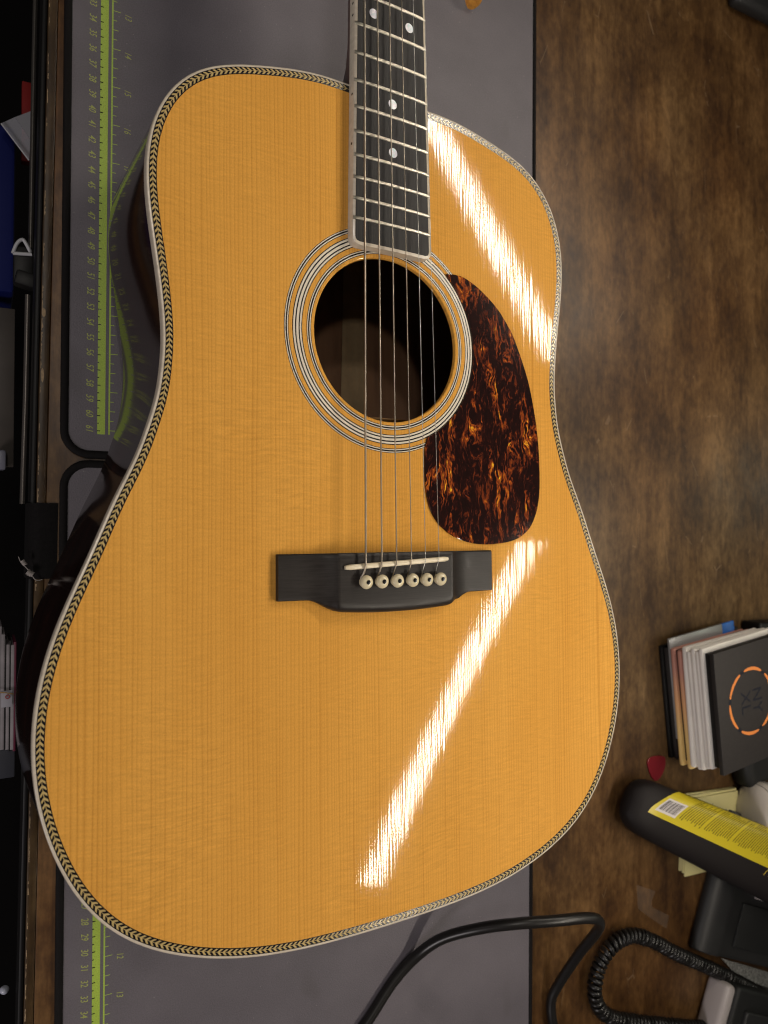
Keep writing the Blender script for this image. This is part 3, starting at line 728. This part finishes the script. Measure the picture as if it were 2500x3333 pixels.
# sticky notes
sn = thing('sticky_notes', 'pad of pale yellow sticky notes half hidden under the black bottle', 'sticky notes')
ym = flat('yellow_note_paper', (0.62, 0.56, 0.26), 0.6, var=0.06, scale=30)
for i in range(4):
    o = Vector((444, -288, 0)); box('note_sheets', (o.x + random.uniform(-.8, .8), o.y + random.uniform(-1, 1) - (3 if i == 3 else 0), -1.1 + 2.0 * i), (76, 76, 1.9), ym, sn, -0.066 + random.uniform(-.02, .02), 0.15)
V, F = [], []
for body, x, y, sz in (('a', 444, -262, 7), ('Q', 463, -274, 10)): put_text(V, F, body, sz, x, y, 5.95, 0.2, 0.8, -0.3)
mesh('pencil_marks', V, F, flat('pencil', (0.22, 0.20, 0.13), 0.6), sn)
# bottle with a yellow label
bo = thing('spray_bottle', 'black plastic bottle with a yellow printed label lying on the desk', 'bottle')
ax_ = Vector((0.896, -0.444, 0)); nx_ = Vector((0.444, 0.896, 0)); S0 = 384.0
def bott(s, a, grow=0.0):
    e = s - S0; end = 1.0 if e > 30 else math.sqrt(max(0.0, 1 - ((30 - e) / 30.0) ** 2.2))
    wv = (26.2 + (s - 420) * 0.052) * (0.25 + 0.75 * end) * (1 if end > 0.02 else 0.02); hv = 17.0 * end
    if e <= 0: wv = 0.5; hv = 0.3
    c, si = math.cos(a), math.sin(a); p = 2 / 2.7
    x = math.copysign(abs(c) ** p, c) * (wv + grow); z = math.copysign(abs(si) ** p, si) * (hv + grow)
    return ax_ * s + nx_ * (-68.5 + (s - 420) * -0.008 + x) + Vector((0, 0, 15.2 + max(0.0, s - 400) * 0.13 + z))
ss = [S0, S0 + .6, S0 + 2, S0 + 5, S0 + 9, S0 + 14, S0 + 20, S0 + 26, S0 + 32] + [S0 + 32 + 20 * i for i in range(1, 13)]
vs, fs = strip(True, *[[bott(s, 2 * math.pi * k / 40) for k in range(40)] for s in ss]); fs.append(tuple(range(40))); fs.append(tuple(range(len(vs) - 40, len(vs))))
mesh('bottle_body', vs, fs, flat('matte_black_plastic', (0.011, 0.0085, 0.0085), 0.62, spec=0.25), bo, True, 60)
def mat_label():
    k = NT('yellow_label', 0.35); U, V_, Z = k.sep(k.uv())      # U along the bottle in mm, V across 0..1
    ln = k.math('FRACT', k.math('MULTIPLY', U, 1 / 2.9)); on = k.math('LESS_THAN', ln, 0.46); row = k.math('FLOOR', k.math('MULTIPLY', U, 1 / 2.9))
    para = k.math('GREATER_THAN', k.noise(k.comb(k.math('MULTIPLY', row, 0.31), 0, 0), 1.0, 1), 0.40)
    wn = k.n('ShaderNodeTexWhiteNoise', noise_dimensions='1D'); k.l(row, wn.inputs['W'])
    word = k.math('GREATER_THAN', k.noise(k.comb(k.math('MULTIPLY', U, 0.5), k.math('MULTIPLY', V_, 38.0), row), 1.0, 3, 0.8), 0.40)
    inr = k.math('MULTIPLY', k.math('GREATER_THAN', V_, k.math('MULTIPLY_ADD', wn.outputs['Value'], 0.06, 0.07)), k.math('LESS_THAN', V_, k.math('MULTIPLY_ADD', wn.outputs['Value'], -0.35, 1.0)))
    st = k.math('GREATER_THAN', U, 30.0)
    f = k.math('MULTIPLY', k.math('MULTIPLY', k.math('MULTIPLY', on, para), k.math('MULTIPLY', word, inr)), st)
    k.col(k.mix(k.math('MULTIPLY', f, 0.95), (0.56, 0.45, 0.020), (0.11, 0.085, 0.006))); return k.m
LA0, LA1 = 1.62, 0.22
def lab(u, v, g): return bott(398 + u + 38 * v ** 1.15, LA0 + (LA1 - LA0) * v, g)
def lab_patch(name, u0, u1, v0, v1, g, mat, parent, nu, nv, round_=0.0):
    vs, uvs = [], []
    for i in range(nu + 1):
        for j in range(nv + 1):
            u = u0 + (u1 - u0) * i / nu; v = v0 + (v1 - v0) * j / nv; uu = u
            if round_ and u - u0 < round_:
                pass
            vs.append(lab(uu, v, g)); uvs.append((u, v))
    fs = [(i * (nv + 1) + j, i * (nv + 1) + j + 1, (i + 1) * (nv + 1) + j + 1, (i + 1) * (nv + 1) + j) for i in range(nu) for j in range(nv)]
    o = mesh(name, vs, fs, mat, parent, True); uvl = o.data.uv_layers.new(name='UVMap')
    for lp in o.data.loops: uvl.data[lp.index].uv = uvs[lp.vertex_index]
    return o
LB = lab_patch('label', 0, 168, 0, 1, 0.15, mat_label(), bo, 34, 16)
lab_patch('barcode_panel', 4.0, 28.0, 0.06, 0.46, 0.25, flat('white_print', (0.62, 0.58, 0.56), 0.4), LB, 6, 6)
V, F = [], []; u = 6.0
while u < 26.0:
    bw = random.choice((0.35, 0.5, 0.8, 1.0)); b0 = len(V)
    for j in range(6):
        for q in (u, u + bw): V.append(lab(q, 0.10 + 0.30 * j / 5, 0.33))
    for j in range(5): F.append((b0 + 2 * j, b0 + 2 * j + 1, b0 + 2 * j + 3, b0 + 2 * j + 2))
    u += bw + random.choice((0.4, 0.6, 0.9))
mesh('barcode_bars', V, F, flat('barcode_ink', (0.05, 0.04, 0.045), 0.5), LB)
V, F = [], []
for q in range(4):                                              # yellow strokes printed on the black below the label's edge
    u0 = 152 + q * 6.5; b0 = len(V)
    for a_, s_o in ((1.64, 0.0), (1.80, -3.5)):
        for dw in (0, 0.9): V.append(bott(404 + u0 + s_o + dw, a_, 0.12))
    F.append((b0, b0 + 1, b0 + 3, b0 + 2))
mesh('label_strokes', V, F, flat('yellow_print', (0.60, 0.44, 0.05), 0.4), bo)
# white ribbed roll
rl = []
ra = Vector((0.97, -0.24, 0)).normalized(); rn = Vector((0.24, 0.97, 0)).normalized(); rb = Vector((481, -265, 24.5)); prof = []
s = 0.0
for e, r in ((0, 0.5), (0.6, 9), (2.5, 15), (6, 20.5), (11, 24.2), (16, 25.8)): prof.append((e, r))
prof = [(0, 0.5), (0.4, 12), (1.2, 18.5), (2.8, 22.2), (5.6, 24.6), (9, 25.9), (13, 26.2), (120, 26.2)]
ro = thing('ribbed_roll', 'white ribbed roll lying behind the yellow label at the right', 'roll')
def rring(e, r, n=40): return [rb + ra * e + rn * r * math.cos(2 * math.pi * k / n) + Vector((0, 0, r * math.sin(2 * math.pi * k / n))) for k in range(n)]
vs, fs = strip(True, *[rring(e, r) for e, r in prof]); fs.append(tuple(range(40)))
mesh('roll_body', vs, fs, flat('white_ribbed_plastic', (0.62, 0.57, 0.51), 0.5), ro, True, 60)
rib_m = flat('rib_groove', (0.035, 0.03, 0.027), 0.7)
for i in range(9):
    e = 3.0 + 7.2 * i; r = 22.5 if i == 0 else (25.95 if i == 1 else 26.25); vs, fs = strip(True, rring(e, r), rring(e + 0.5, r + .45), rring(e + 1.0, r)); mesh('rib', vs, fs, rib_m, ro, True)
# black objects at the right edge
tag(box('black_pouch', (546, -207, 10.3), (140, 66, 25), M['char2'], None, 0.17, 9, 4), 'black rounded pouch lying between the black box and the white roll', 'pouch')
tag(box('black_case', (552, -118, 9.5), (110, 76, 23), M['black'], None, -0.03, 3, 3), 'black case on the desk behind the packet stack', 'case')
mo = thing('monitor', 'dark grey monitor base in the top right corner of the desk, with an unseen display added above to shade it', 'monitor', (590, 690, 0))
def mbox(n_, c_, s_, m_, b_): return box(n_, c_, s_, m_, mo, 0, b_, 3)
mbox('stand_base', (0, -8, 6.5), (236, 228, 17), M['char'], 7); mbox('unseen_stand_neck', (40, 0, 90), (40, 90, 170), M['char2'], 6)
mbox('unseen_screen_housing', (14, 0, 265), (36, 620, 370), M['char2'], 5); mbox('unseen_screen', (-4.6, 0, 268), (2, 596, 340), flat('dark_screen', (0.01, 0.01, 0.012), 0.15), 0.3)  # neck and display are added out of view to shade the desk
# clear tape
tp = [(2072, 2880), (2134, 2901), (2121, 2934), (2123, 2953), (2178, 2980), (2170, 3023), (2120, 2990), (2077, 2958)]
k = NT('frosted_tape', 0.5, (0.34, 0.27, 0.22)); k.b.inputs['Alpha'].default_value = 0.07
tag(extrude_poly('tape_scrap', [Wp(x, y, -2)[:2] for x, y in tp], -2.15, -1.9, k.m), 'scrap of clear frosted tape stuck to the desk beside the coiled cord', 'tape')
# phone
ph = thing('desk_phone', 'dark grey desk phone at the lower right with a rounded front edge', 'telephone')
pe = Vector((-0.379, -0.925, 0)); pu = Vector((0.925, -0.379, 0)); pc = Vector((442, -336, 0))
prof = [(3.0, -2.1)] + [(22 - 22 * math.cos(a), 4 + 11 * math.sin(a)) for a in [math.radians(d) for d in range(-20, 92, 11)]] + [(30, 14.8), (33, 12.5), (150, 17), (150, -2.1)]
rows = [[pc + pe * v + pu * x + Vector((0, 0, z)) for x, z in prof] for v in (-70, -68, -40, -10, 20, 50, 66, 69, 70.5)]
for i, sc in ((0, 0.93), (8, 0.93)):
    cz = Vector((0, 0, 14)); rows[i] = [pc + pe * (-70 if i == 0 else 70.5) + pu * (75 + (x - 75) * .985) + Vector((0, 0, -2.1 + (z + 2.1) * sc)) for x, z in prof]
vs, fs = strip(False, *rows); q = len(prof); fs += [tuple(range(q)), tuple(range(len(vs) - q, len(vs)))[::-1]]
mesh('phone_body', vs, fs, M['char'], ph, True, 40)
def on_phone(x, v, z=0): p = pc + pe * v + pu * x; return Vector((p.x, p.y, 12.5 + (x - 33) * 0.0385 + z))
ptilt = Matrix.Rotation(-math.atan(0.0385), 4, 'Y')
def phone_box(name, x, v, sx, sy, sz, mat, b=1.0): return box(name, on_phone(x, v, sz * .3), (sx, sy, sz), mat, ph, math.atan2(-0.379, 0.925), b, 2, ptilt)
phone_box('keypad_panel', 86, 36, 76, 44, 3.0, M['char2'])
phone_box('display_frame', 88, -26, 70, 50, 2.4, M['black'])
phone_box('display_window', 90, -26, 56, 34, 3.6, flat('grey_screen', (0.10, 0.105, 0.10), 0.15), 0.4)
phone_box('silver_label', 78, 2.5, 26, 9, 2.4, M['grey'], 0.4)
hs = thing('phone_handset', 'black device with a pale grey left end at the lower right corner', 'handset')
he = Vector((-0.42, -0.907, 0)); hu = Vector((0.907, -0.42, 0)); hc = Vector((446, -441, 0)); hr = math.atan2(-0.42, 0.907)
def hb(name, x, v, z, sx, sy, sz, mat, b): p = hc + hu * x + he * v; return box(name, (p.x, p.y, z), (sx, sy, sz), mat, hs, hr, b, 3)
hb('handset_body', 82, 46, 12, 138, 104, 28, M['char2'], 5); hb('pale_end_cap', 7, 46, 11, 15, 100, 25, M['grey'], 5); hb('raised_panel', 84, 52, 27, 108, 76, 6, M['char'], 2.5)
sp = [Wp(x, y, 0)[:2] for x, y in ((2350, 3120), (2500, 3165), (2560, 3200), (2540, 3290), (2470, 3260), (2420, 3200))]
tag(extrude_poly('silver_plate', sp, -2.1, -0.6, flat('mottled_silver', (0.42, 0.42, 0.40), 0.45, 0.4, var=0.6, scale=420), None), 'mottled silver plate showing between the coiled cord and the phone', 'plate')
# dried orange petal near the top
lf = []
for i in range(9):
    f = i / 8; c = Wp(1531 + 26 * f, 26 - 62 * f, 2 + 16 * math.sin(f * 1.4)); wd = 1.2 + 7 * math.sin(math.pi * (0.08 + f * .8))
    lf.append([c + Vector((math.cos(a) * wd, 0, math.sin(a * 1.0) * wd * .6)) for a in [math.radians(d) for d in (200, 235, 270, 305, 340)]])
vs, fs = strip(False, *lf); b = len(vs); vs2 = [v + Vector((0, 0, 0.5)) for v in vs]; fs = fs + [tuple(i + b for i in f[::-1]) for f in fs]
k = NT('dry_petal', 0.6); k.col(k.ramp(k.noise(k.obj(), 260, 3), [(0.3, (0.42, 0.14, 0.02)), (0.6, (0.72, 0.33, 0.05))]))
tag(mesh('dried_petal', list(vs) + vs2, fs, k.m, None, True), 'small curled orange petal on the upper mat beside the neck', 'petal')

# ================================================================== LEFT, BELOW THE DESK EDGE: shade is put into very dark material colours
ZL = -70
def lbox(name, px0, py0, px1, py1, z, th, mat, label, cat, bev=1.0, parent=None):
    a, b = Wp(px0, py0, z), Wp(px1, py1, z)
    o = box(name, ((a.x + b.x) / 2, (a.y + b.y) / 2, z - th / 2), (abs(b.x - a.x), abs(b.y - a.y), th), mat, parent, 0, bev, 2)
    if parent is None: tag(o, label, cat)
    return o
floor = mesh('floor', [(-900, -1200, -420), (-100, -1200, -420), (-100, 1500, -420), (-900, 1500, -420)], [(0, 1, 2, 3)], flat('shade_toned_floor', (0.003, 0.0025, 0.0025), 0.9, spec=0.1)); floor['kind'] = 'structure'  # near-black colour stands in for the shade under the desk
rail = tube('drawer_rail', [Wp(116, -60, -62), Wp(110, 200, -62), Wp(98, 860, -62)], 1.5, flat('brushed_rail', (0.075, 0.068, 0.060), 0.4, 0.6), None, 10); tag(rail, 'thin grey metal rail below the desk edge, above the black bracket', 'rail')
rail = tube('drawer_rail', [Wp(90, 960, -62), Wp(83, 1300, -62), Wp(72, 1640, -62)], 1.7, flat('brushed_rail_light', (0.12, 0.105, 0.095), 0.35, 0.6), None, 10); tag(rail, 'thin grey metal rail below the desk edge, under the black bracket', 'rail')
lbox('blue_bin', -120, 375, 46, 955, -95, 60, flat('blue_plastic', (0.003, 0.007, 0.075), 0.6, spec=0.2), 'dark blue plastic bin below the desk edge at the left', 'bin', 3)
lbox('red_packet', 72, 262, 100, 528, -110, 8, flat('red_card', (0.17, 0.010, 0.009), 0.6, spec=0.2), 'bright red packet seen in the gap below the desk edge', 'packet', 0.5)
cs = [Wp(x, y, -84)[:2] for x, y in ((4, 402), (48, 382), (100, 362), (99, 455), (95, 522))]
k = NT('clear_plastic', 0.15, (0.45, 0.45, 0.50)); k.b.inputs['Alpha'].default_value = 0.35
cpk = thing('clear_sleeve', 'clear plastic sleeve with a white corner over the red packet', 'sleeve')
extrude_poly('sleeve_film', cs, -84, -83.6, k.m, cpk)
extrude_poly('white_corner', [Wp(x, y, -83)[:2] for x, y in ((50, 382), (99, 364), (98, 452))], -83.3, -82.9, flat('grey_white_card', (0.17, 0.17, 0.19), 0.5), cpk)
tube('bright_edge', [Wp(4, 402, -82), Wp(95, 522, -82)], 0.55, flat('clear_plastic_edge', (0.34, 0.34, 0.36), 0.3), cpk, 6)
cl = thing('clamp_hook', 'white triangular ring on a black bracket below the desk edge', 'hook')
tri = [Wp(x, y, -58) for x, y in ((42, 824), (54, 795), (68, 781), (80, 785), (103, 828))]
tube('white_ring', [*catmull(tri, 4), tri[0]], 1.25, flat('white_plastic', (0.42, 0.42, 0.44), 0.4), cl, 10)
a = Wp(76, 868, -64); box('black_bracket', (a.x, a.y, -64), (13, 26, 10), M['black'], cl, 0, 1.5); a = Wp(84, 915, -60); box('bracket_jaw', (a.x + 1, a.y, -60), (16, 10, 12), M['black'], cl, -0.2, 1.5)
lbox('grey_panel', -120, 985, 44, 1520, -100, 6, flat('grey_brown_panel', (0.045, 0.036, 0.030), 0.5, var=0.25, scale=30), 'grey brown panel below the desk edge under the blue bin', 'panel', 0.5)
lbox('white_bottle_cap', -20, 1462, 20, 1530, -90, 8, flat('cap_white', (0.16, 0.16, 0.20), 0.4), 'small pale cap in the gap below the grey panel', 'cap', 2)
bk = thing('notebook_bundle', 'bundle of white paged notebooks with a pink cover below the guitar body', 'notebooks')
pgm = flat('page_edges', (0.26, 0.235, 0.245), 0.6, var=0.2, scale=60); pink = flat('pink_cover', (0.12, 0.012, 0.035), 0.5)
for x0, x1, y0, y1, mm_ in ((-14, 2, 2040, 2440, pgm), (4, 13, 2065, 2440, pgm), (14, 19, 2080, 2440, M['black']), (20, 29, 2098, 2440, pgm), (30, 34, 2085, 2445, M['black']), (35, 45, 2100, 2440, pgm), (45, 50, 2090, 2445, pink)):
    lbox('page_block' if mm_ is pgm else 'cover', x0, y0, x1, y1, -86, 40, mm_, '', '', 0.3, bk)
tube('gold_cord', [Wp(-20, 2253, -83.5), Wp(20, 2255, -83), Wp(44, 2259, -83.5)], 0.35, flat('gold_thread', (0.45, 0.26, 0.08), 0.4, 0.5), bk, 6)
rr = [Wp(25, 2268, -83) + Vector((1.3 * math.cos(a), 1.3 * math.sin(a), 0)) for a in [2 * math.pi * i / 14 for i in range(15)]]
tube('red_ring', rr, 0.4, flat('red_wire', (0.28, 0.05, 0.05), 0.4), bk, 6)
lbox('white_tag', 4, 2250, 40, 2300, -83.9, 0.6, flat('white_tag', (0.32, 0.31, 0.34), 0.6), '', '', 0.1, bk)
lbox('slate_box', -60, 2440, 48, 2530, -90, 30, flat('slate_card', (0.030, 0.032, 0.042), 0.6), 'dark slate box below the notebooks at the left edge', 'box', 1)
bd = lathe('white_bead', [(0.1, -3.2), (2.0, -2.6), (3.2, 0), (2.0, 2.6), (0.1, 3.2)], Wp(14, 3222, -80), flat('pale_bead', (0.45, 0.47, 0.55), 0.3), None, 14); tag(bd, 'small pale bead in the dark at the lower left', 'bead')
# black cloth wrapped over the desk edge and the grey thread tied round it
def cloth():
    y0, y1 = Wp(130, 1885, -1).y, Wp(130, 1637, -1).y; rows = []
    for i in range(9):
        yy = y0 + (y1 - y0) * i / 8; d = dx(yy); j = [random.uniform(-.25, .25) for _ in range(7)]
        rows.append([Vector((d + 7.0, yy, -1.9)), Vector((d + 4, yy, -1.5 + j[1])), Vector((d - 3.5, yy, -1.6 + j[2])), Vector((d - 6.4, yy, -2.4)), Vector((d - 9.8, yy, -7.5)), Vector((d - 10.6 + j[3], yy, -22)), Vector((d - 10.4, yy, -40)), Vector((d - 9, yy, -44))])
    vs, fs = strip(False, *rows); return mesh('edge_wrap', vs, fs, flat('black_cloth', (0.005, 0.0042, 0.0042), 0.85, spec=0.15, var=0.3, scale=500, bump=0.5), None, True)
tag(cloth(), 'black cloth wrapped over the desk edge beside the guitar waist', 'cloth')
th_ = thing('knotted_thread', 'grey knotted thread tied round the black cloth on the desk edge', 'thread'); thm = flat('grey_thread', (0.30, 0.27, 0.25), 0.8, var=0.3, scale=1500)
tp_ = [Wp(60, 1812, -4), Wp(68, 1830, -3), Wp(80, 1842, -1), Wp(98, 1862, 0.2), Wp(112, 1884, 0.2), Wp(124, 1889, -0.6), Wp(138, 1886, -1.0)]
tube('thread', catmull(tp_, 5), 0.28, thm, th_, 5)
for px, py, l_, r_, an in ((77, 1832, 3.4, 1.3, -1.0), (98, 1866, 4.0, 1.9, -0.6)):
    c = Wp(px, py, 0.6); pts = []
    for i in range(90):
        f = i / 89; a = f * 2 * math.pi * 9; pts.append(c + Vector((math.cos(an), math.sin(an), 0)) * (f - .5) * l_ + Vector((-math.sin(an), math.cos(an), 0)) * r_ * math.cos(a) * (0.7 + .3 * random.random()) + Vector((0, 0, r_ * math.sin(a) * .7)))
    tube('knot', pts, 0.26, thm, th_, 5)
